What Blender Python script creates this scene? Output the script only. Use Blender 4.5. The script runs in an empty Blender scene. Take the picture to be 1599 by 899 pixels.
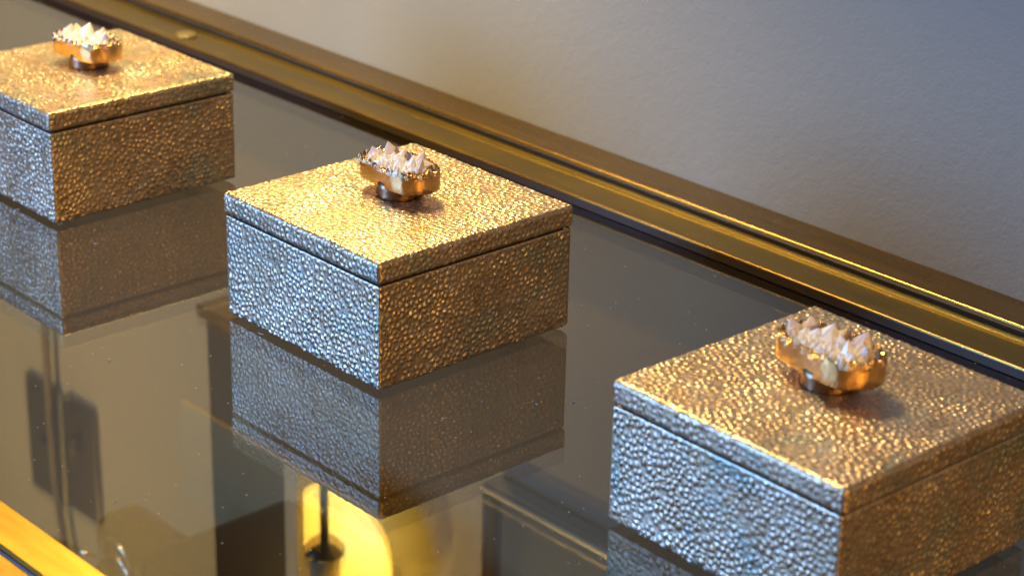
import bpy, bmesh, math, random
import numpy as np
from mathutils import Vector, Matrix, kdtree, noise

random.seed(7)
rng = np.random.default_rng(7)
SC = bpy.context.scene
COL = SC.collection
G = 0.80                      # height of the glass top above the floor

# ------------------------------------------------------------------ camera
cam = bpy.data.cameras.new('camera')
cam.lens, cam.sensor_width, cam.sensor_fit = 74.604, 36.0, 'HORIZONTAL'
cam.clip_start, cam.clip_end = 0.05, 60.0
cam.dof.use_dof = True
cam.dof.focus_distance = 1.235
cam.dof.aperture_fstop = 9.5
cam.dof.aperture_blades = 9
co = bpy.data.objects.new('camera', cam)
COL.objects.link(co)
R_, U_, F_ = (0.674096, 0.738346, 0.020974), (-0.297455, 0.245362, 0.922669), (-0.676103, 0.628206, -0.385022)
co.matrix_world = Matrix(((R_[0], U_[0], -F_[0], 0.0), (R_[1], U_[1], -F_[1], 0.0),
                          (R_[2], U_[2], -F_[2], G + 0.52687), (0, 0, 0, 1)))
SC.camera = co

# ------------------------------------------------------------------ light
world = bpy.data.worlds.new('World')
SC.world = world
world.use_nodes = True
bg = world.node_tree.nodes['Background']
bg.inputs['Color'].default_value = (1.0, 0.66, 0.33, 1)
bg.inputs['Strength'].default_value = 0.11


def area(name, loc, target, sx, sy, power, color):
    l = bpy.data.lights.new(name, 'AREA')
    l.shape, l.size, l.size_y, l.energy, l.color = 'RECTANGLE', sx, sy, power, color
    o = bpy.data.objects.new(name, l)
    COL.objects.link(o)
    o.location = loc
    o.rotation_euler = (Vector(target) - Vector(loc)).to_track_quat('-Z', 'Y').to_euler()
    return o


# daylight from the window of the room, on the camera's left
area('window_daylight', (-1.75, -0.75, G + 0.42), (-0.95, 0.75, G + 0.03), 0.9, 0.9, 37.0, (0.19, 0.43, 1.0))
# warm ceiling spots of the shop above the table
area('ceiling_light', (-1.55, 0.95, G + 1.35), (-0.95, 0.75, G), 0.22, 0.22, 21.0, (1.0, 0.75, 0.38))
# added warm fill spot, tans the left part of the wall
sl = bpy.data.lights.new('wall_fill', 'SPOT')
sl.energy, sl.color, sl.spot_size, sl.spot_blend, sl.shadow_soft_size = 190.0, (1.0, 0.66, 0.08), math.radians(60), 1.0, 0.04
slo = bpy.data.objects.new('wall_fill', sl)
COL.objects.link(slo)
slo.location = (-2.0, 0.05, G + 1.45)
slo.rotation_euler = (Vector((-1.75, 1.07, G + 0.38)) - Vector(slo.location)).to_track_quat('-Z', 'Y').to_euler()
# added warm fill off to the right, for the boxes' right faces
area('right_fill', (1.15, 0.30, G + 0.80), (-0.8, 0.78, G), 0.7, 0.7, 15.0, (1.0, 0.55, 0.14))

SC.view_settings.view_transform = 'Standard'
SC.view_settings.look = 'None'
SC.view_settings.exposure = 0.32
SC.view_settings.gamma = 1.0
SC.view_settings.use_curve_mapping = False
SC.render.engine = 'CYCLES'
SC.cycles.max_bounces = 14
SC.cycles.transparent_max_bounces = 24
SC.cycles.glossy_bounces = 6
SC.cycles.transmission_bounces = 8
SC.cycles.use_denoising = True
SC.cycles.caustics_reflective = False
SC.cycles.caustics_refractive = False
SC.cycles.sample_clamp_indirect = 6.0


# ------------------------------------------------------------------ helpers
class NT:
    def __init__(self, name):
        self.m = bpy.data.materials.new(name)
        self.m.use_nodes = True
        self.t = self.m.node_tree
        self.b = self.t.nodes['Principled BSDF']
        self.out = self.t.nodes['Material Output']

    def n(self, typ, **kw):
        nd = self.t.nodes.new(typ)
        for k, v in kw.items():
            if k.startswith('i_'):
                nd.inputs[k[2:].replace('_', ' ')].default_value = v
            else:
                setattr(nd, k, v)
        return nd

    def l(self, a, b):
        self.t.links.new(a, b)

    def set(self, **kw):
        for k, v in kw.items():
            self.b.inputs[k.replace('_', ' ')].default_value = v
        return self

    def ramp(self, fac, stops):
        r = self.n('ShaderNodeValToRGB')
        el = r.color_ramp.elements
        while len(el) < len(stops):
            el.new(0.5)
        for e, (p, c) in zip(el, stops):
            e.position, e.color = p, (*c, 1) if len(c) == 3 else c
        self.l(fac, r.inputs['Fac'])
        return r.outputs['Color']

    def noise(self, scale, detail=3, rough=0.5, coord='Object', vscale=None, dist=0.0, off=None):
        tc = self.n('ShaderNodeTexCoord')
        src = tc.outputs[coord]
        mp = self.n('ShaderNodeMapping')
        self.l(src, mp.inputs['Vector'])
        if vscale:
            mp.inputs['Scale'].default_value = vscale
        if off is not None:
            self.l(off, mp.inputs['Location'])
        nz = self.n('ShaderNodeTexNoise')
        nz.inputs['Scale'].default_value = scale
        nz.inputs['Detail'].default_value = detail
        nz.inputs['Roughness'].default_value = rough
        nz.inputs['Distortion'].default_value = dist
        self.l(mp.outputs[0], nz.inputs['Vector'])
        return nz.outputs['Fac']

    def bump(self, h, strength=0.3, dist=0.001, prev=None):
        b = self.n('ShaderNodeBump')
        b.inputs['Strength'].default_value = strength
        b.inputs['Distance'].default_value = dist
        self.l(h, b.inputs['Height'])
        if prev is not None:
            self.l(prev, b.inputs['Normal'])
        return b.outputs['Normal']

    def mix(self, fac, a, b):
        x = self.n('ShaderNodeMix', data_type='RGBA')
        if hasattr(fac, 'links'):
            self.l(fac, x.inputs[0])
        else:
            x.inputs[0].default_value = fac
        for v, i in ((a, 6), (b, 7)):
            if hasattr(v, 'links'):
                self.l(v, x.inputs[i])
            else:
                x.inputs[i].default_value = (*v, 1)
        return x.outputs[2]

    def math(self, op, a, b=None, c=None):
        x = self.n('ShaderNodeMath', operation=op)
        for i, v in enumerate((a, b, c)):
            if v is None:
                continue
            if hasattr(v, 'links'):
                self.l(v, x.inputs[i])
            else:
                x.inputs[i].default_value = v
        return x.outputs[0]


def mesh_from(name, verts, faces, smooth=False):
    me = bpy.data.meshes.new(name)
    me.from_pydata([tuple(v) for v in verts], [], [tuple(f) for f in faces])
    if smooth:
        me.shade_smooth()
    me.update()
    return me


def link(name, me, mat=None, parent=None, loc=(0, 0, 0), rot=(0, 0, 0), scale=(1, 1, 1)):
    o = bpy.data.objects.new(name, me)
    COL.objects.link(o)
    if mat is not None and me is not None and not me.materials:
        me.materials.append(mat)
    o.location, o.rotation_euler, o.scale = loc, rot, scale
    if parent is not None:
        o.parent = parent
    return o


def tag(o, label=None, cat=None, group=None, kind=None):
    if label: o['label'] = label
    if cat: o['category'] = cat
    if group: o['group'] = group
    if kind: o['kind'] = kind
    return o


def bm_mesh(name, bm, smooth=False, bevel=0.0, seg=2):
    if bevel > 0:
        bmesh.ops.bevel(bm, geom=bm.edges[:], offset=bevel, segments=seg, affect='EDGES', profile=0.6)
    bmesh.ops.recalc_face_normals(bm, faces=bm.faces[:])
    me = bpy.data.meshes.new(name)
    bm.to_mesh(me)
    bm.free()
    if smooth:
        me.shade_smooth()
    return me


def box_mesh(name, sx, sy, sz, bevel=0.0, centre=(0, 0, 0), seg=2):
    bm = bmesh.new()
    bmesh.ops.create_cube(bm, size=1.0, matrix=Matrix.Translation(centre) @ Matrix.Diagonal((sx, sy, sz, 1)))
    return bm_mesh(name, bm, bevel > 0, bevel, seg)


def extrude_x(name, prof, x0, x1, smooth=False):
    """closed profile in (y,z), extruded along x with end caps"""
    n = len(prof)
    v = [(x0, y, z) for y, z in prof] + [(x1, y, z) for y, z in prof]
    f = [(i, (i + 1) % n, n + (i + 1) % n, n + i) for i in range(n)]
    f += [tuple(range(n))[::-1], tuple(range(n, 2 * n))]
    me = mesh_from(name, v, f)
    bm = bmesh.new(); bm.from_mesh(me)
    bmesh.ops.recalc_face_normals(bm, faces=bm.faces[:])
    bm.to_mesh(me); bm.free()
    return me


def lathe(name, prof, n=40, smooth=True):
    """profile of (r,z); poles when r == 0"""
    verts, faces, rings = [], [], []
    for r, z in prof:
        if r == 0:
            rings.append([len(verts)]); verts.append((0, 0, z))
        else:
            rings.append(list(range(len(verts), len(verts) + n)))
            verts += [(r * math.cos(2 * math.pi * k / n), r * math.sin(2 * math.pi * k / n), z) for k in range(n)]
    for a, b in zip(rings, rings[1:]):
        for k in range(n):
            k2 = (k + 1) % n
            if len(a) == 1: faces.append((a[0], b[k], b[k2]))
            elif len(b) == 1: faces.append((a[k], b[0], a[k2]))
            else: faces.append((a[k], b[k], b[k2], a[k2]))
    me = mesh_from(name, verts, faces, smooth)
    bm = bmesh.new(); bm.from_mesh(me)
    bmesh.ops.recalc_face_normals(bm, faces=bm.faces[:])
    bm.to_mesh(me); bm.free()
    return me


def tube(name, pts, r, n=8):
    verts, faces = [], []
    P = [Vector(p) for p in pts]
    for i, p in enumerate(P):
        t = (P[min(i + 1, len(P) - 1)] - P[max(i - 1, 0)]).normalized()
        a = t.orthogonal().normalized() if i == 0 else (a - t * a.dot(t)).normalized()
        b = t.cross(a)
        for k in range(n):
            q = 2 * math.pi * k / n
            verts.append(p + a * (r * math.cos(q)) + b * (r * math.sin(q)))
    for i in range(len(P) - 1):
        for k in range(n):
            faces.append((i * n + k, i * n + (k + 1) % n, (i + 1) * n + (k + 1) % n, (i + 1) * n + k))
    faces += [tuple(range(n))[::-1], tuple(range((len(P) - 1) * n, len(P) * n))]
    return mesh_from(name, verts, faces, True)


# ------------------------------------------------------------------ materials
def mat_plaster():
    t = NT('painted_plaster')
    c = t.ramp(t.noise(3.0, 4), [(0.3, (0.310, 0.285, 0.206)), (0.7, (0.345, 0.315, 0.230))])
    t.l(c, t.b.inputs['Base Color'])
    t.set(Roughness=0.62)
    b = t.bump(t.noise(130, 4, 0.6), 0.20, 0.0020)
    b = t.bump(t.noise(460, 3, 0.6), 0.22, 0.0008, b)
    t.l(b, t.b.inputs['Normal'])
    return t.m


def mat_brass(name='aged_brass', rough=0.27, dark=0.0, scratches=True, cols=None):
    t = NT(name)
    base = t.ramp(t.noise(9, 5, 0.6, vscale=(0.35, 2.2, 2.2)),
                  [(0.30, cols[0]), (0.68, cols[1])] if cols else [(0.30, (0.50 - dark, 0.285 - dark * .6, 0.040)), (0.68, (0.62 - dark, 0.37 - dark * .6, 0.058))])
    if scratches:
        s = t.noise(40, 5, 0.72, vscale=(0.30, 4.0, 4.0), dist=0.8)
        m = t.ramp(s, [(0.64, (0, 0, 0)), (0.67, (1, 1, 1))])
        base = t.mix(t.math('MULTIPLY', m, 0.35), base, (0.74, 0.50, 0.16))
        sp = t.noise(420, 2, 0.5)
        base = t.mix(t.ramp(sp, [(0.70, (0, 0, 0)), (0.74, (1, 1, 1))]), base, (0.70, 0.55, 0.33))
    t.l(base, t.b.inputs['Base Color'])
    t.set(Metallic=1.0)
    r = t.ramp(t.noise(30, 5, 0.65, vscale=(0.3, 2, 2)), [(0.3, (rough - .05,) * 3), (0.75, (rough + .10,) * 3)])
    t.l(r, t.b.inputs['Roughness'])
    if scratches:
        t.l(t.bump(t.noise(90, 4, 0.6, vscale=(0.25, 2, 2)), 0.05, 0.0003), t.b.inputs['Normal'])
    return t.m


def mat_glass():
    t = NT('clear_glass')
    t.t.nodes.remove(t.b)
    g = t.n('ShaderNodeNewGeometry')
    dot = t.n('ShaderNodeVectorMath', operation='DOT_PRODUCT')
    t.l(g.outputs['Normal'], dot.inputs[0]); t.l(g.outputs['Incoming'], dot.inputs[1])
    c = t.math('SUBTRACT', 1.0, t.math('ABSOLUTE', dot.outputs['Value']))
    fr = t.math('ADD', 0.06, t.math('MULTIPLY', t.math('POWER', c, 5.0), 1.55))
    fr = t.math('MINIMUM', fr, 1.0)
    tr = t.n('ShaderNodeBsdfTransparent'); tr.inputs['Color'].default_value = (0.74, 0.675, 0.55, 1)
    gl = t.n('ShaderNodeBsdfGlossy'); gl.inputs['Roughness'].default_value = 0.0
    gl.inputs['Color'].default_value = (1, 1, 1, 1)
    mx = t.n('ShaderNodeMixShader')
    t.l(fr, mx.inputs[0]); t.l(tr.outputs[0], mx.inputs[1]); t.l(gl.outputs[0], mx.inputs[2])
    t.l(mx.outputs[0], t.out.inputs['Surface'])
    return t.m


def mat_pebble():
    t = NT('pebbled_gold_leather')
    oi = t.n('ShaderNodeObjectInfo')
    off = t.n('ShaderNodeVectorMath', operation='SCALE')
    cmb = t.n('ShaderNodeCombineXYZ', i_X=3.1, i_Y=1.7, i_Z=2.3)
    t.l(cmb.outputs[0], off.inputs[0]); t.l(oi.outputs['Random'], off.inputs['Scale'])
    o = off.outputs[0]
    base = t.ramp(t.noise(34, 5, 0.65, off=o), [(0.30, (0.38, 0.245, 0.125)), (0.50, (0.52, 0.365, 0.205)), (0.72, (0.62, 0.48, 0.33))])
    fine = t.noise(520, 2, 0.5, off=o)
    base = t.mix(t.ramp(fine, [(0.42, (0, 0, 0)), (0.68, (.55, .55, .55))]), base, (0.72, 0.65, 0.56))
    green = t.ramp(t.noise(22, 6, 0.72, off=o, dist=0.6), [(0.52, (0, 0, 0)), (0.66, (.75, .75, .75))])
    base = t.mix(green, base, (0.30, 0.36, 0.29))
    brown = t.ramp(t.noise(60, 4, 0.7, off=o, dist=1.0), [(0.56, (0, 0, 0)), (0.74, (.6, .6, .6))])
    base = t.mix(brown, base, (0.30, 0.16, 0.07))
    t.l(base, t.b.inputs['Base Color'])
    t.set(Metallic=0.82)
    r = t.ramp(t.noise(300, 3, 0.6, off=o), [(0.3, (0.22,) * 3), (0.75, (0.44,) * 3)])
    t.l(r, t.b.inputs['Roughness'])
    t.l(t.bump(t.noise(1500, 3, 0.6, off=o), 0.5, 0.00035), t.b.inputs['Normal'])
    return t.m


def mat_plated(name, col, rough, pits):
    t = NT(name)
    oi = t.n('ShaderNodeObjectInfo')
    base = t.mix(t.noise(180, 3, 0.6), col, tuple(c * 0.78 for c in col))
    if pits:
        p = t.ramp(t.noise(130, 4, 0.7, dist=0.8), [(0.60 if pits > 1 else 0.67, (0, 0, 0)), (0.70 if pits > 1 else 0.72, (1, 1, 1))])
        base = t.mix(p, base, (0.05, 0.03, 0.02))
    t.l(base, t.b.inputs['Base Color'])
    t.set(Metallic=1.0, Roughness=rough)
    t.l(t.bump(t.noise(260, 4, 0.6), 0.35, 0.0009), t.b.inputs['Normal'])
    return t.m


def mat_crystal(name, col, trans=0.45):
    t = NT(name)
    base = t.mix(t.noise(260, 4, 0.65), col, tuple(min(1, c * 0.8 + 0.18) for c in col))
    t.l(base, t.b.inputs['Base Color'])
    t.set(Roughness=0.10, IOR=1.54)
    t.b.inputs['Transmission Weight'].default_value = trans
    t.b.inputs['Subsurface Weight'].default_value = 0.0
    t.b.inputs['Subsurface Radius'].default_value = (0.004, 0.003, 0.003)
    t.b.inputs['Subsurface Scale'].default_value = 1.0
    t.l(t.bump(t.noise(700, 2, 0.5), 0.12, 0.0003), t.b.inputs['Normal'])
    return t.m


def mat_simple(name, col, rough=0.5, metal=0.0, var=0.15, scale=40, emit=None, estr=0.0):
    t = NT(name)
    c = t.mix(t.noise(scale, 4, 0.6), col, tuple(x * (1 - var) for x in col))
    t.l(c, t.b.inputs['Base Color'])
    t.set(Roughness=rough, Metallic=metal)
    if emit:
        t.b.inputs['Emission Color'].default_value = (*emit, 1)
        t.b.inputs['Emission Strength'].default_value = estr
    return t.m


PLASTER = mat_plaster()
BRASS = mat_brass(rough=0.27)
BRONZE = mat_brass('brown_bronze', 0.27, 0.0, True, ((0.26, 0.155, 0.040), (0.36, 0.215, 0.055)))
BRASS_LEDGE = mat_brass('ledge_brass', 0.30, -0.12, False)
BRASS_DARK = mat_brass('dark_bronze_edge', 0.34, 0.10, False)
GLASS = mat_glass()
BRASS_STEP = mat_brass('dull_bronze_step', 0.33, 0.0, True, ((0.20, 0.135, 0.022), (0.28, 0.19, 0.035)))
BAND_SHADE = mat_simple('dark_band_shade', (0.060, 0.040, 0.032), 0.45, 0.6)  # dark tone stands for the dim reflection on the step's front face
PEBBLE = mat_pebble()
GOLD = mat_plated('plated_gold', (0.92, 0.60, 0.27), 0.11, 1)
STEM = mat_plated('tarnished_stem_metal', (0.30, 0.19, 0.11), 0.28, 2)
QUARTZ = mat_crystal('white_quartz', (0.98, 0.96, 0.93), 0.20)
ROSE = mat_crystal('rose_quartz', (0.90, 0.77, 0.74), 0.30)
SMOKE = mat_crystal('smoky_quartz', (0.30, 0.17, 0.16))
LIP_SHADE = mat_simple('dark_blue_lip_shade', (0.012, 0.014, 0.030), 0.22)  # dark blue tone stands for the shading along the front lip
BLACK = mat_simple('black_liner', (0.012, 0.010, 0.010), 0.7)
RUBBER = mat_simple('clear_rubber', (0.13, 0.10, 0.03), 0.3)

# ------------------------------------------------------------------ setting: floor and wall
WALL_Y = 1.0735
t = NT('dark_wood_floor')
c_ = t.ramp(t.noise(4, 6, 0.6, vscale=(0.6, 9, 1)), [(0.3, (0.030, 0.019, 0.012)), (0.7, (0.065, 0.042, 0.026))])
t.l(c_, t.b.inputs['Base Color']); t.set(Roughness=0.45)
FLOORM = t.m
floor = tag(link('floor', mesh_from('floor', [(-7, -6, 0), (5, -6, 0), (5, WALL_Y + .2, 0), (-7, WALL_Y + .2, 0)], [(0, 1, 2, 3)]), FLOORM), kind='structure')
wall = tag(link('wall', box_mesh('wall', 12, 0.16, 3.0, 0, (-1, WALL_Y + 0.08, 1.498)), PLASTER), kind='structure')

# ------------------------------------------------------------------ table
X0, X1 = -2.75, 0.35
table = tag(link('console_table', None, loc=(-1.2, 0.78, 0)),
            'long brass framed console table with clear glass top against grey wall', 'table')


def tpart(name, me, m, loc=(0, 0, 0), **k):
    o = link(name, me, m, table, (loc[0] + 1.2, loc[1] - 0.78, loc[2]), **k)
    return o


def arc(cy, cz, r, a0, a1, n=7):
    return [(cy + r * math.cos(math.radians(a0 + (a1 - a0) * i / n)), cz + r * math.sin(math.radians(a0 + (a1 - a0) * i / n))) for i in range(n + 1)]


def mirror_prof(p, y0):
    return [(2 * y0 - y, z) for y, z in p][::-1]


def zp(prof):
    return [(y, G + z) for y, z in prof]


# back frame: flat top against the wall, rounded lip, painted shade below it, then a wide step lying on the glass
rail = zp([(1.0725, -0.020), (1.0725, 0.0125)] + arc(1.0402, 0.0111, 0.0014, 90, 180) + [(1.0388, -0.020)])
tpart('back_rail', extrude_x('back_rail', rail, X0, X1), BRONZE)
tpart('groove_shade', extrude_x('groove_shade', zp([(1.0374, 0.0068), (1.0371, 0.0098), (1.0386, 0.0106), (1.0386, 0.0068)]), X0, X1), BLACK)  # black strip painting in the dark lower front of the lip
step = zp([(1.0385, 0.0003), (1.0385, 0.0066), (1.0348, 0.0066), (1.0342, 0.0078), (1.0318, 0.0078), (1.0312, 0.0068), (1.0288, 0.0068), (1.0270, 0.0074), (1.0256, 0.0079), (1.0240, 0.0074), (1.0222, 0.0073)]
          + arc(0.9981, 0.0063, 0.0010, 90, 180, 5) + [(0.9971, 0.0003)])
tpart('step', extrude_x('step', step, X0, X1), BRASS_STEP)
tpart('edge_bead', extrude_x('edge_bead', zp([(0.9988, 0.0060), (0.9988, 0.0075), (0.9982, 0.0077)] + arc(0.9976, 0.0066, 0.0010, 90, 180, 6) + [(0.9966, 0.0060)]), X0, X1), BRONZE)
tpart('edge_shade', extrude_x('edge_shade', zp([(0.9967, 0.0005), (0.9967, 0.0058), (0.9974, 0.0058), (0.9974, 0.0005)]), X0, X1), BAND_SHADE)  # strip that puts the dimness of the step face into its colour
tpart('support_ledge', extrude_x('support_ledge', zp([(1.0386, -0.0120), (1.0386, -0.0056), (1.0050, -0.0056), (1.0050, -0.0120)]), X0, X1), BRASS_DARK)
# front frame: inner step, lip shade as a dark strip, outer rail
tpart('step', extrude_x('step', zp([(0.4364, 0.0003), (0.4364, 0.0074)] + arc(0.4580, 0.0064, 0.0010, 90, 0, 5) + [(0.4590, 0.0003)]), X0, X1), BRASS_LEDGE)
tpart('groove_shade', extrude_x('groove_shade', zp([(0.4306, 0.0003), (0.4306, 0.0066)] + arc(0.4335, 0.0060, 0.0016, 150, 30, 6) + [(0.4362, 0.0066), (0.4362, 0.0003)]), X0, X1), LIP_SHADE)  # strip that paints the lip's shading between step and rail
tpart('front_rail', extrude_x('front_rail', zp([(0.4304, -0.020), (0.4304, 0.0078), (0.395, 0.0078), (0.395, -0.020)]), X0, X1), BRASS)
tpart('support_ledge', extrude_x('support_ledge', zp([(0.4306, -0.0120), (0.4306, -0.0056), (0.4500, -0.0056), (0.4500, -0.0120)]), X0, X1), BRASS_DARK)
GY0, GY1 = 0.4308, 1.0380
for nm, xa, xb in (('end_rail', X0 - 0.036, X0), ('end_rail', X1, X1 + 0.036)):
    tpart(nm, box_mesh(nm, xb - xa, 1.0725 - 0.395, 0.029, 0.0012, ((xa + xb) / 2, (1.0725 + 0.395) / 2, G - 0.0058)), BRASS)
for x in (X0 - .014, X1 + 0.014):
    for y in (0.412, 1.055):
        tpart('leg', box_mesh('leg', 0.03, 0.03, G - 0.021, 0.001, (x, y, (G - 0.021) / 2)), BRASS)
glass = tpart('glass_top', box_mesh('glass_top', X1 - X0 - 0.003, GY1 - GY0, 0.0052, 0.0, ((X0 + X1) / 2, (GY0 + GY1) / 2, G - 0.0026)), GLASS)
pad_me = lathe('bumper_pad', [(0.0, 0.0034), (0.005, 0.0033), (0.0080, 0.0025), (0.0098, 0.0010), (0.0102, 0.0), (0, 0)], 32)
for x in (-1.5189, -2.5, 0.2):
    tpart('bumper_pad', pad_me, RUBBER, (x, 1.0140, G + 0.0073))

# ------------------------------------------------------------------ pebbled boxes
PITCH = 0.0040


def rounded_grid(w, d, h, r, step, top):
    """unit faces of a rounded box standing on z=0, merged; returns verts, normals, quads"""
    V, Q = [], []
    base = 0

    def lin(a, n):
        return np.linspace(-a, a, n + 1)
    nx, ny, nz = int(w / step), int(d / step), max(4, int(h / step))
    hx, hy, hz = w / 2, d / 2, h / 2

    def face(gen, nu, nv, flip):
        nonlocal base
        pts = gen
        V.append(pts)
        idx = base + np.arange((nu + 1) * (nv + 1)).reshape(nu + 1, nv + 1)
        q = np.stack([idx[:-1, :-1], idx[1:, :-1], idx[1:, 1:], idx[:-1, 1:]], -1).reshape(-1, 4)
        Q.append(q[:, ::-1] if flip else q)
        base += len(pts)
    for s in (-1, 1):
        u, v = np.meshgrid(lin(hx, nx), lin(hz, nz), indexing='ij')
        face(np.stack([u.ravel(), np.full(u.size, s * hy), v.ravel()], -1), nx, nz, s > 0)
        u, v = np.meshgrid(lin(hy, ny), lin(hz, nz), indexing='ij')
        face(np.stack([np.full(u.size, s * hx), u.ravel(), v.ravel()], -1), ny, nz, s < 0)
    if top:
        u, v = np.meshgrid(lin(hx, nx), lin(hy, ny), indexing='ij')
        face(np.stack([u.ravel(), v.ravel(), np.full(u.size, hz)], -1), nx, ny, False)
    V = np.concatenate(V); Q = np.concatenate(Q)
    key = np.round(V * 1e6).astype(np.int64)
    _, first, inv = np.unique(key, axis=0, return_index=True, return_inverse=True)
    V = V[first]; Q = inv.reshape(-1)[Q]
    inner = np.array([hx - r, hy - r, hz - r])
    c = np.clip(V, -inner, inner)
    dlt = V - c
    N = dlt / np.maximum(np.linalg.norm(dlt, axis=1, keepdims=True), 1e-12)
    V = c + N * r
    V[:, 2] += hz
    return V, N, Q


def seeds_on(w, d, h, pitch, top):
    out = []

    def sheet(a, b):
        pts = []
        dy = pitch * 0.866
        for j in range(int(b / dy) + 2):
            for i in range(int(a / pitch) + 2):
                if random.random() < 0.05:
                    continue
                pts.append((-a / 2 + (i + 0.5 * (j % 2)) * pitch + random.gauss(0, .24) * pitch,
                            -b / 2 + j * dy + random.gauss(0, .24) * pitch))
        return [p for p in pts if abs(p[0]) <= a / 2 and abs(p[1]) <= b / 2]
    for s in (-1, 1):
        out += [(x, s * d / 2, z + h / 2) for x, z in sheet(w, h)]
        out += [(s * w / 2, y, z + h / 2) for y, z in sheet(d, h)]
    if top:
        out += [(x, y, h) for x, y in sheet(w, d)]
    return out


def pebbled(name, w, d, h, r, top, amp, fade_top=0.0, step=0.00062):
    V, N, Q = rounded_grid(w, d, h, r, step, top)
    S = seeds_on(w, d, h, PITCH, top)
    kd = kdtree.KDTree(len(S))
    for i, s in enumerate(S):
        kd.insert(s, i)
    kd.balance()
    sa = rng.uniform(0.55, 1.15, len(S))
    sr = rng.uniform(0.46, 0.76, len(S)) * PITCH
    D = np.empty((len(V), 2)); I = np.empty(len(V), int)
    wob = np.empty(len(V))
    for k, p in enumerate(V):
        v = Vector(p)
        (a, i, d1), (b, j, d2) = kd.find_n(v, 2)
        D[k] = d1, d2; I[k] = i
        wob[k] = noise.noise(v * 900.0)
    dome = np.clip(1 - (D[:, 0] / sr[I]) ** 2, 0, 1) ** 0.95
    ridge = np.clip((D[:, 1] - D[:, 0]) / (0.55 * PITCH), 0, 1)
    ridge = ridge * ridge * (3 - 2 * ridge)
    Hh = amp * (sa[I] * dome * ridge + 0.16 * wob)
    Hh *= np.array([0.86 + 0.45 * noise.noise(Vector(p) * 34.0) for p in V])
    if fade_top:
        k = np.clip((h - V[:, 2]) / fade_top - 0.35, 0, 1)
        Hh = Hh * k + (1 - k) * amp * 0.45
    P = V + N * Hh[:, None]
    me = bpy.data.meshes.new(name)
    me.vertices.add(len(P)); me.vertices.foreach_set('co', P.ravel())
    me.loops.add(Q.size); me.loops.foreach_set('vertex_index', Q.ravel().astype(np.int32))
    me.polygons.add(len(Q)); me.polygons.foreach_set('loop_start', np.arange(0, Q.size, 4, dtype=np.int32))
    me.update(calc_edges=True); me.validate()
    me.shade_smooth()
    me.materials.append(PEBBLE)
    return me


W, HB, TL, GAPL, LIFT = 0.1488, 0.0645, 0.0135, 0.0010, 0.0026
body_me = pebbled('body', W, W, HB, 0.0016, False, 0.00080, 0.0016)
lid_me = pebbled('lid', W + 0.0022, W + 0.0022, TL, 0.0026, True, 0.00060)
k_ = W / 2 - 0.0016 * 0.293
deck_me = box_mesh('body_deck', 2 * k_ + .0006, 2 * k_ + .0006, HB - 0.0022, 0, (0, 0, (HB - 0.0022) / 2 + 0.0012))
liner_me = box_mesh('rim_liner', W - 0.0065, W - 0.0065, GAPL + 0.004, 0, (0, 0, 0))
soffit_me = box_mesh('lid_underside', W - 0.001, W - 0.001, 0.006, 0.0, (0, 0, 0.0037))
foot_me = lathe('foot', [(0, 0), (0.006, 0), (0.0065, 0.0008), (0.0065, 0.0045), (0, 0.0045)], 24)
DECK = mat_simple('gold_painted_rim', (0.50, 0.36, 0.20), 0.35, 0.8)

# knob: freeform plated slab with a druzy bed of crystals
OUT = [(-22, -9), (-5, -11), (10, -11.8), (18, -10.2), (23.5, -3), (25.3, 5), (23, 11.6), (14, 14.5), (1, 15), (-12, 13.6), (-22, 9.2), (-25.3, 0)]


def outline(n=72, k=1.12):
    P = [Vector((x, y)) * (k / 1000) for x, y in OUT]
    L = [(P[(i + 1) % len(P)] - P[i]).length for i in range(len(P))]
    tot = sum(L); res = []
    for j in range(n):
        s = tot * j / n; i = 0
        while s > L[i]:
            s -= L[i]; i += 1
        res.append(P[i].lerp(P[(i + 1) % len(P)], s / L[i]))
    for _ in range(1):
        res = [(res[i - 1] + res[i] * 2 + res[(i + 1) % n]) / 4 for i in range(n)]
    return res


def make_knob_mesh(rs):
    n = 72
    ring = outline(n)
    verts, faces = [], []
    teeth = []
    for i in range(n):
        # jagged plated crust along the top edge
        teeth.append((0.0019 if i % 3 == 0 else 0.0) * rs.uniform(0.3, 1.3) + rs.uniform(-0.0004, 0.0005))
    levels = [(0.90, -0.0004, 0), (0.975, 0.0, 0), (0.995, 0.0006, 0), (1.0, 0.0050, 0), (1.0, 0.0096, 0), (0.995, 0.0120, 0.55), (0.98, 0.0132, 1.0), (0.93, 0.0126, 0.8), (0.87, 0.0108, 0.15), (0.80, 0.0098, 0)]
    for s, z, tk in levels:
        for i, p in enumerate(ring):
            b = 1 + 0.012 * noise.noise(Vector((p.x * 260, p.y * 260, z * 160))) + 0.006 * noise.noise(Vector((p.x * 700, p.y * 700, z * 220)))
            verts.append((p.x * s * b, p.y * s * b, z + tk * teeth[i]))
    for a in range(len(levels) - 1):
        for i in range(n):
            j = (i + 1) % n
            faces.append((a * n + i, a * n + j, (a + 1) * n + j, (a + 1) * n + i))
    faces.append(tuple(range(n))[::-1])
    verts.append((0, 0, 0.0096)); c = len(verts) - 1
    L = (len(levels) - 1) * n
    faces += [(L + i, L + (i + 1) % n, c) for i in range(n)]
    me = mesh_from('knob', verts, faces, True)
    # facets on the crust stay sharp
    for p in me.polygons:
        if 5 * n <= p.index < 8 * n:
            p.use_smooth = False
    return me


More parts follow.
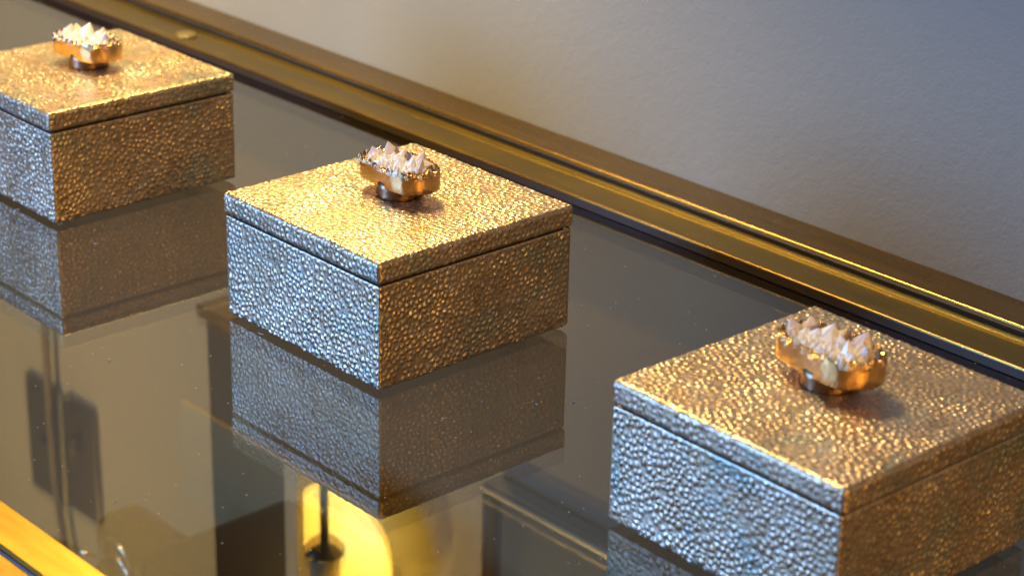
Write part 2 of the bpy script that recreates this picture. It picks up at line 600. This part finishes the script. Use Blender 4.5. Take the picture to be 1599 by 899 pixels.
def crystal_mesh(name, sides=6, rs=random):
    """stubby quartz point, unit height, unit radius, slightly uneven"""
    bot = [(math.cos(2 * math.pi * k / sides), math.sin(2 * math.pi * k / sides), 0) for k in range(sides)]
    sh = [(0.92 * x * rs.uniform(.85, 1.08), 0.92 * y * rs.uniform(.85, 1.08), rs.uniform(.28, .46)) for x, y, _ in bot]
    tip = (rs.uniform(-.14, .14), rs.uniform(-.14, .14), 1.0)
    v = bot + sh + [tip]
    f = [(k, (k + 1) % sides, sides + (k + 1) % sides, sides + k) for k in range(sides)]
    f += [(sides + k, sides + (k + 1) % sides, 2 * sides) for k in range(sides)]
    f.append(tuple(range(sides))[::-1])
    return mesh_from(name, v, f)


rs = random.Random(3)
CRY = {}
for nm, m in (('white', QUARTZ), ('rose', ROSE), ('smoke', SMOKE), ('gold', GOLD)):
    CRY[nm] = []
    for q in range(5):
        me = crystal_mesh('crystal', 6 if q else 5, rs)
        me.materials.append(m)
        CRY[nm].append(me)

knob_me = make_knob_mesh(rs); knob_me.materials.append(GOLD)
stem_me = lathe('stem', [(0, 0), (0.0136, 0), (0.0142, 0.0006), (0.0140, 0.0020), (0.0139, 0.0060), (0.0139, 0.0100), (0, 0.0100)], 48)
bm = bmesh.new(); bm.from_mesh(stem_me)
for v in bm.verts:
    k = 1 + 0.045 * noise.noise(Vector(v.co) * 330)
    v.co.x *= k; v.co.y *= k
bm.to_mesh(stem_me); bm.free()

# druzy bed: rough mound of tiny facets that fills the slab's top
bed_v, bed_f = [], []
ring = outline(48)
for a, s in enumerate((0.90, 0.78, 0.62, 0.45, 0.26, 0.10)):
    for p in ring:
        q = Vector((p.x * s, p.y * s, 0))
        bed_v.append((q.x + rs.uniform(-.0005, .0005), q.y + rs.uniform(-.0005, .0005),
                      0.0114 + 0.0026 * (1 - s) + rs.uniform(-.0008, .0011)))
for a in range(5):
    for i in range(48):
        j = (i + 1) % 48
        bed_f += [(a * 48 + i, a * 48 + j, (a + 1) * 48 + j), (a * 48 + i, (a + 1) * 48 + j, (a + 1) * 48 + i)]
bed_v.append((0, 0, 0.0138)); bed_f += [(240 + i, 240 + (i + 1) % 48, 288) for i in range(48)]
bed_me = mesh_from('druzy_bed', bed_v, bed_f); bed_me.materials.append(QUARTZ)

# arrangement of crystals (x, y mm, height, radius, colour); the small ones differ from knob to knob
BIG = [(-5, 5, 10.5, 4.6, 'white'), (-1, 3, 8.0, 4.2, 'white'), (12, -1, 9.6, 3.6, 'white'), (17.5, 2.5, 10.5, 4.2, 'rose'),
       (7.5, 10, 10.5, 5.0, 'rose'), (12, 8, 7.5, 4.4, 'rose'), (-17, 6.5, 9.0, 4.4, 'rose'), (-21, -0.5, 8.0, 3.8, 'rose'),
       (-13, 8.6, 7.5, 3.6, 'smoke'), (0, 10.2, 8.6, 2.6, 'smoke'), (4, 6, 7.5, 3.8, 'white'), (-10, 1, 7.0, 3.8, 'white'),
       (16.5, -3, 6.0, 3.0, 'white'), (20.5, 7, 6.5, 3.0, 'smoke'), (-15, -2, 6.2, 3.4, 'white'), (5, -3, 6.5, 3.6, 'white')]


def crystals(rr):
    arr = [(x + rr.uniform(-1.6, 1.6), y + rr.uniform(-1.6, 1.6), h * rr.uniform(.84, 1.10), r * rr.uniform(.88, 1.12), c if rr.random() < .8 else rr.choice(('white', 'rose'))) for x, y, h, r, c in BIG]
    tries = 0
    while len(arr) < 92 and tries < 4000:
        tries += 1
        p = rr.choice(ring) * 1000 * math.sqrt(rr.random()) * 0.83
        if min((p.x - a[0]) ** 2 + (p.y - a[1]) ** 2 for a in arr) < 2.2 ** 2:
            continue
        c = 'rose' if (p.y > 9 and rr.random() < .5) or (p.x < -16 and rr.random() < .5) else 'white'
        arr.append((p.x, p.y, rr.uniform(3.0, 5.4), rr.uniform(1.6, 2.7), c))
    return arr


crust = []
rg = outline(40)
for i, p in enumerate(rg):
    if rs.random() < 0.48:
        s = rs.uniform(0.90, 0.965)
        crust.append((p.x * 1000 * s, p.y * 1000 * s, rs.uniform(1.6, 3.4), rs.uniform(1.4, 2.4), 'gold'))


def make_box(loc, rz_body, rz_lid, lidoff, knob_rz, kscale, label, seed):
    rr = random.Random(seed)
    t = tag(link('jewellery_box', None, loc=loc), label, 'box', 'pebbled gold boxes in a row on the glass')
    b = link('body', body_me, None, t, (0, 0, LIFT), (0, 0, rz_body))
    link('body_deck', deck_me, DECK, b)
    for sx in (-1, 1):
        for sy in (-1, 1):
            link('foot', foot_me, BLACK, t, (sx * 0.052, sy * 0.052, 0))
    link('rim_liner', liner_me, BLACK, t, (0, 0, LIFT + HB + GAPL / 2))
    zl = LIFT + HB + GAPL
    l = link('lid', lid_me, None, t, (lidoff[0], lidoff[1], zl), (0, 0, rz_lid))
    link('lid_underside', soffit_me, DECK, l)
    zk = zl + TL + 0.0003
    k = link('knob', knob_me, None, t, (lidoff[0] - 0.0055, lidoff[1] + 0.0042, zk + 0.0070), (0, 0, knob_rz), (kscale,) * 3)
    link('stem', stem_me, STEM, k, (0.001, 0.001, -0.0070))
    link('druzy_bed', bed_me, None, k)
    for x, y, h, r, c in crystals(rr) + crust:
        h *= rr.uniform(.72, 1.02); r *= rr.uniform(1.05, 1.35)
        nm = 'gold_tooth' if c == 'gold' else 'crystal'
        z0 = 0.0106 if c != 'gold' else 0.0114
        tilt = Vector((x / 1000 * 6 + rr.uniform(-.32, .32), y / 1000 * 6 + rr.uniform(-.32, .32), 1)).normalized()
        e = tilt.to_track_quat('Z', 'Y').to_euler()
        o = link(nm, rr.choice(CRY[c]), None, k, ((x + rr.uniform(-.7, .7)) / 1000 * 1.06, (y + rr.uniform(-.7, .7)) / 1000 * 1.06, z0),
                 (e.x, e.y, e.z), (r / 1000 * rr.uniform(.9, 1.25), r / 1000 * rr.uniform(.9, 1.25), (h + 1.2) / 1000))
    return t


make_box((-1.2765, 0.7661, G), math.pi / 2 - 0.0077, math.pi - 0.008, (0, 0), math.radians(9), 0.98,
         'farthest gold pebbled lidded box, cut off by the left edge beside the round clear pad', 11)
make_box((-0.9296, 0.7678, G), -0.005, -0.005, (0, 0), 0.0, 1.0,
         'middle gold pebbled lidded box in sharp focus with a gold rimmed crystal knob', 12)
make_box((-0.5880, 0.7604, G), -math.pi / 2 - 0.02, math.pi / 2 - 0.02, (0.0010, -0.0004), math.radians(-5), 1.06,
         'nearest gold pebbled lidded box, blurred and cut off by the lower right corner', 13)

# ------------------------------------------------------------------ things on the wall, seen mirrored in the glass
PANEL = mat_simple('dark_stained_wood', (0.030, 0.022, 0.016), 0.35, 0, 0.4, 20)
PALE = mat_simple('pale_painted_wood', (0.46, 0.44, 0.37), 0.5)
SILVER = mat_simple('satin_silver_frame', (0.85, 0.85, 0.80), 0.30, 0.9)
CHROME = mat_simple('chrome', (0.75, 0.75, 0.74), 0.12, 1.0, 0.05)
BLACKP = mat_simple('black_plastic', (0.012, 0.012, 0.013), 0.25)
t = NT('glowing_amber_glass')
tc_ = t.n('ShaderNodeTexCoord')
ln_ = t.n('ShaderNodeVectorMath', operation='LENGTH')
t.l(tc_.outputs['Object'], ln_.inputs[0])
t.l(t.ramp(t.math('MULTIPLY', ln_.outputs['Value'], 9.0), [(0.0, (1.0, 0.82, 0.28)), (0.45, (1.0, 0.68, 0.10)), (0.95, (0.85, 0.36, 0.01))]), t.b.inputs['Emission Color'])
t.b.inputs['Emission Strength'].default_value = 6.5
t.set(Roughness=0.3); t.b.inputs['Base Color'].default_value = (0.7, 0.45, 0.1, 1)
DISH = t.m
SLEEVE = mat_simple('candle_sleeve', (0.80, 0.62, 0.30), 0.5)
BULBM = mat_simple('lit_bulb', (1, 0.9, 0.7), 0.3, 0, 0.0, 40, (1.0, 0.64, 0.20), 330.0)

panel = tag(link('wall_panel', None, loc=(-1.479, WALL_Y, G + 0.263)),
            'tall dark wooden panel on the wall beside the lamp, seen only mirrored in the glass', 'wall panel')
link('board', box_mesh('board', 0.128, 0.030, 1.1, 0.002, (-0.005, -0.0155, 0.565)), PANEL, panel)
link('edge_strip', box_mesh('edge_strip', 0.019, 0.038, 1.1, 0.002, (0.0695, -0.0195, 0.565)), PALE, panel)
link('base_trim', box_mesh('base_trim', 0.150, 0.040, 0.012, 0.002, (0.004, -0.0205, 0.0065)), BRASS, panel)

# wall lamp with D-shaped glowing shade
LX, LY, LZ = -1.326, WALL_Y, G + 0.425


def wall_lamp(loc, label, bulb_m):
    lamp = tag(link('wall_lamp', None, loc=loc), label, 'lamp')
    # shallow gilded dish, cut straight along its left side
    vs, fs, nR, nA = [], [], 7, 48
    for a in range(nR):
        k = a / (nR - 1)
        for i in range(nA):
            q = 2 * math.pi * i / nA
            vs.append((max(-0.058, 0.070 * k * math.cos(q)), -0.012 - 0.030 * k ** 2.2, 0.056 * k * math.sin(q)))
    for a in range(nR - 1):
        for i in range(nA):
            j = (i + 1) % nA
            fs.append((a * nA + i, a * nA + j, (a + 1) * nA + j, (a + 1) * nA + i))
    dish = link('amber_glass', mesh_from('amber_glass', vs, fs, True), DISH, lamp)
    md = dish.modifiers.new('thickness', 'SOLIDIFY'); md.thickness = 0.0015
    link('stem', tube('stem', [(-0.014, -0.052, -0.090), (-0.014, -0.052, 0.003)], 0.0042, 10), BLACKP, lamp)
    link('cup', lathe('cup', [(0, -0.004), (0.012, -0.004), (0.019, 0.004), (0.019, 0.009), (0.012, 0.012), (0, 0.012)], 28), BLACKP, lamp, (-0.014, -0.052, 0.001))
    link('candle_sleeve', lathe('candle_sleeve', [(0, 0), (0.014, 0), (0.014, 0.190), (0, 0.190)], 28), SLEEVE, lamp, (-0.014, -0.052, 0.013))
    link('bulb', lathe('bulb', [(0, 0), (0.010, 0.001), (0.022, 0.016), (0.026, 0.034), (0.021, 0.052), (0, 0.062)], 24), bulb_m, lamp, (-0.014, -0.066, 0.215))
    link('arm', tube('arm', [(-0.014, -0.052, -0.088), (-0.014, -0.035, -0.092), (-0.014, 0.0, -0.090)], 0.004, 10), BLACKP, lamp)
    return lamp


wall_lamp((LX, LY, LZ), 'lit wall lamp with glowing amber glass, seen mirrored below the middle box', BULBM)

# framed picture right of the lamp
pic = tag(link('framed_picture', None, loc=(-0.749, WALL_Y, G + 0.302)), 'dark framed picture with pale edge, only its bottom edge mirrored in the glass', 'picture')
for nm, s, c in (('frame', (0.83, 0.022, 0.010), (0, -0.0115, 0.005)), ('frame', (0.83, 0.022, 0.010), (0, -0.0115, 0.695)),
                 ('frame', (0.010, 0.022, 0.68), (-0.41, -0.0115, 0.35)), ('frame', (0.010, 0.022, 0.68), (0.41, -0.0115, 0.35))):
    link(nm, box_mesh(nm, *s, 0.0040, c), SILVER if s[0] > 0.1 else BLACKP, pic)
link('canvas', box_mesh('canvas', 0.81, 0.012, 0.68, 0, (0, -0.0065, 0.35)), mat_simple('dark_canvas', (0.085, 0.082, 0.080), 0.6, 0, 0.5, 6), pic)

# switch plates and hanging cord
PLATE = mat_simple('bronze_switch_plate', (0.10, 0.085, 0.05), 0.4, 0.6)
PLATED = mat_simple('dark_brown_switch_plate', (0.045, 0.026, 0.010), 0.45, 0.2)
sw = tag(link('switch_plate', None, loc=(-1.912, WALL_Y, G + 0.557)), 'olive bronze wall plate with a round hole, left of the hanging cord', 'switch plate')
link('plate', box_mesh('plate', 0.074, 0.006, 0.142, 0.003, (0, -0.0035, 0)), PLATE, sw)
o = link('knob', lathe('knob', [(0, 0.008), (0.005, 0.008), (0.006, 0), (0, 0)], 20), BLACK, sw, (0, -0.0066, 0.0), (math.pi / 2, 0, 0))
sw = tag(link('switch_plate', None, loc=(-1.836, WALL_Y, G + 0.553)), 'dark brown wall plate with a toggle, right of the hanging cord', 'switch plate')
link('plate', box_mesh('plate', 0.060, 0.006, 0.140, 0.003, (0, -0.0035, 0)), PLATED, sw)
link('toggle', box_mesh('toggle', 0.008, 0.014, 0.022, 0.002, (0, -0.013, -0.02)), PLATED, sw)
pts = [(-1.882 + 0.006 * math.sin(z * 9) + (0.02 if z > 0.6 else 0) * (z - .6) * 6, WALL_Y - 0.012, G + z) for z in np.linspace(0.38, 1.3, 50)]
tag(link('hanging_cord', tube('hanging_cord', pts, 0.0045), mat_simple('tan_cord', (0.10, 0.07, 0.035), 0.6)),
    'tan cord hanging on the wall between two plates, seen mirrored in the glass', 'cord')

# dark appliance of unknown kind, put below the table, seen blurred through the glass
app = tag(link('black_clutter', None, loc=(-1.31, 0.90, 0.11)), 'blurred black appliance with chrome bits standing under the glass', 'clutter')
link('pedestal', box_mesh('pedestal', 0.30, 0.22, 0.10, 0.006, (0, 0, 0.072)), BLACKP, app)
for sx in (-1, 1):
    for sy in (-1, 1):
        link('leg', box_mesh('leg', 0.022, 0.022, 0.135, 0.002, (sx * 0.13, sy * 0.09, -0.0425)), BLACKP, app)
link('glass_plate', box_mesh('glass_plate', 0.30, 0.006, 0.10, 0.001, (-0.05, 0.088, 0.305)), mat_simple('greenish_plate', (0.34, 0.36, 0.27), 0.75), app, rot=(0, 0.0, 0))
link('housing', box_mesh('housing', 0.16, 0.16, 0.21, 0.012, (0.055, 0.0, 0.226), 3), BLACKP, app)
link('face_panel', box_mesh('face_panel', 0.10, 0.05, 0.20, 0.016, (-0.085, -0.03, 0.213), 3), mat_simple('brown_panel', (0.055, 0.036, 0.022), 0.25), app)
for x, y, z in ((-0.035, -0.06, 0.292), (-0.012, -0.085, 0.290), (0.03, -0.085, 0.275), (0.055, -0.085, 0.225), (0.115, -0.085, 0.245), (0.095, -0.085, 0.225)):
    link('chrome_bit', lathe('chrome_bit', [(0, 0.020), (0.006, 0.019), (0.009, 0.012), (0.008, 0.0), (0, 0.0)], 20), CHROME, app, (x, y, z), (math.pi / 2 if y < -.08 else 0, 0, 0))
link('lens_ring', lathe('lens_ring', [(0.030, 0), (0.036, 0.004), (0.036, 0.03), (0.030, 0.034), (0.024, 0.03), (0.024, 0.004), (0.030, 0)], 32), BLACKP, app, (-0.045, -0.03, 0.26), (math.pi / 2, 0, 0))

for r_, z_ in ((0.024, 0.285), (0.017, 0.278), (0.030, 0.262)):
    link('ring', tube('ring', [(-0.085 + r_ * math.cos(a_), -0.062, z_ + r_ * math.sin(a_)) for a_ in np.linspace(0, 2 * math.pi, 25)], 0.0022, 6), CHROME, app)
for q in range(7):
    rq = random.Random(40 + q)
    a0 = Vector((rq.uniform(-0.10, 0.10), -0.09, rq.uniform(0.255, 0.31)))
    pts = [a0 + Vector((0.035 * math.sin(i * .5 + q) + 0.006 * i * rq.uniform(-.5, 1), -0.012 * math.sin(i * .35), 0.022 * math.cos(i * .45 + q))) for i in range(9)]
    link('chrome_wire', tube('chrome_wire', pts, 0.0026, 8), CHROME, app)  # chrome wires added for glints among the clutter

# ------------------------------------------------------------------ dust on the glass
dv, df = [], []
for _ in range(900):
    x, y = rng.uniform(-1.9, -0.35), rng.uniform(0.46, 1.04)
    s = rng.uniform(0.00010, 0.00032)
    b = len(dv)
    dv += [(x - s, y - s, G + .00002), (x + s, y - s, G + .00002), (x + s, y + s, G + .00002), (x - s, y + s, G + .00002), (x, y, G + s * 1.5)]
    df += [(b, b + 1, b + 4), (b + 1, b + 2, b + 4), (b + 2, b + 3, b + 4), (b + 3, b, b + 4)]
for _ in range(46):
    x, y, a = rng.uniform(-1.5, -0.6), rng.uniform(0.47, 0.80), rng.uniform(0, 6.28)
    L, cv = rng.uniform(0.002, 0.006), rng.uniform(-1.6, 1.6)
    pts = []
    for i in range(6):
        pts.append((x, y)); x += L / 5 * math.cos(a); y += L / 5 * math.sin(a); a += cv / 5 * 2
    for i, (px, py) in enumerate(pts):
        dv += [(px, py, G + .00003), (px, py, G + .00042)]
        if i:
            b = len(dv) - 4
            df.append((b, b + 2, b + 3, b + 1))
tag(link('dust', mesh_from('dust', dv, df), mat_simple('dust', (0.75, 0.70, 0.62), 0.9)), kind='stuff')
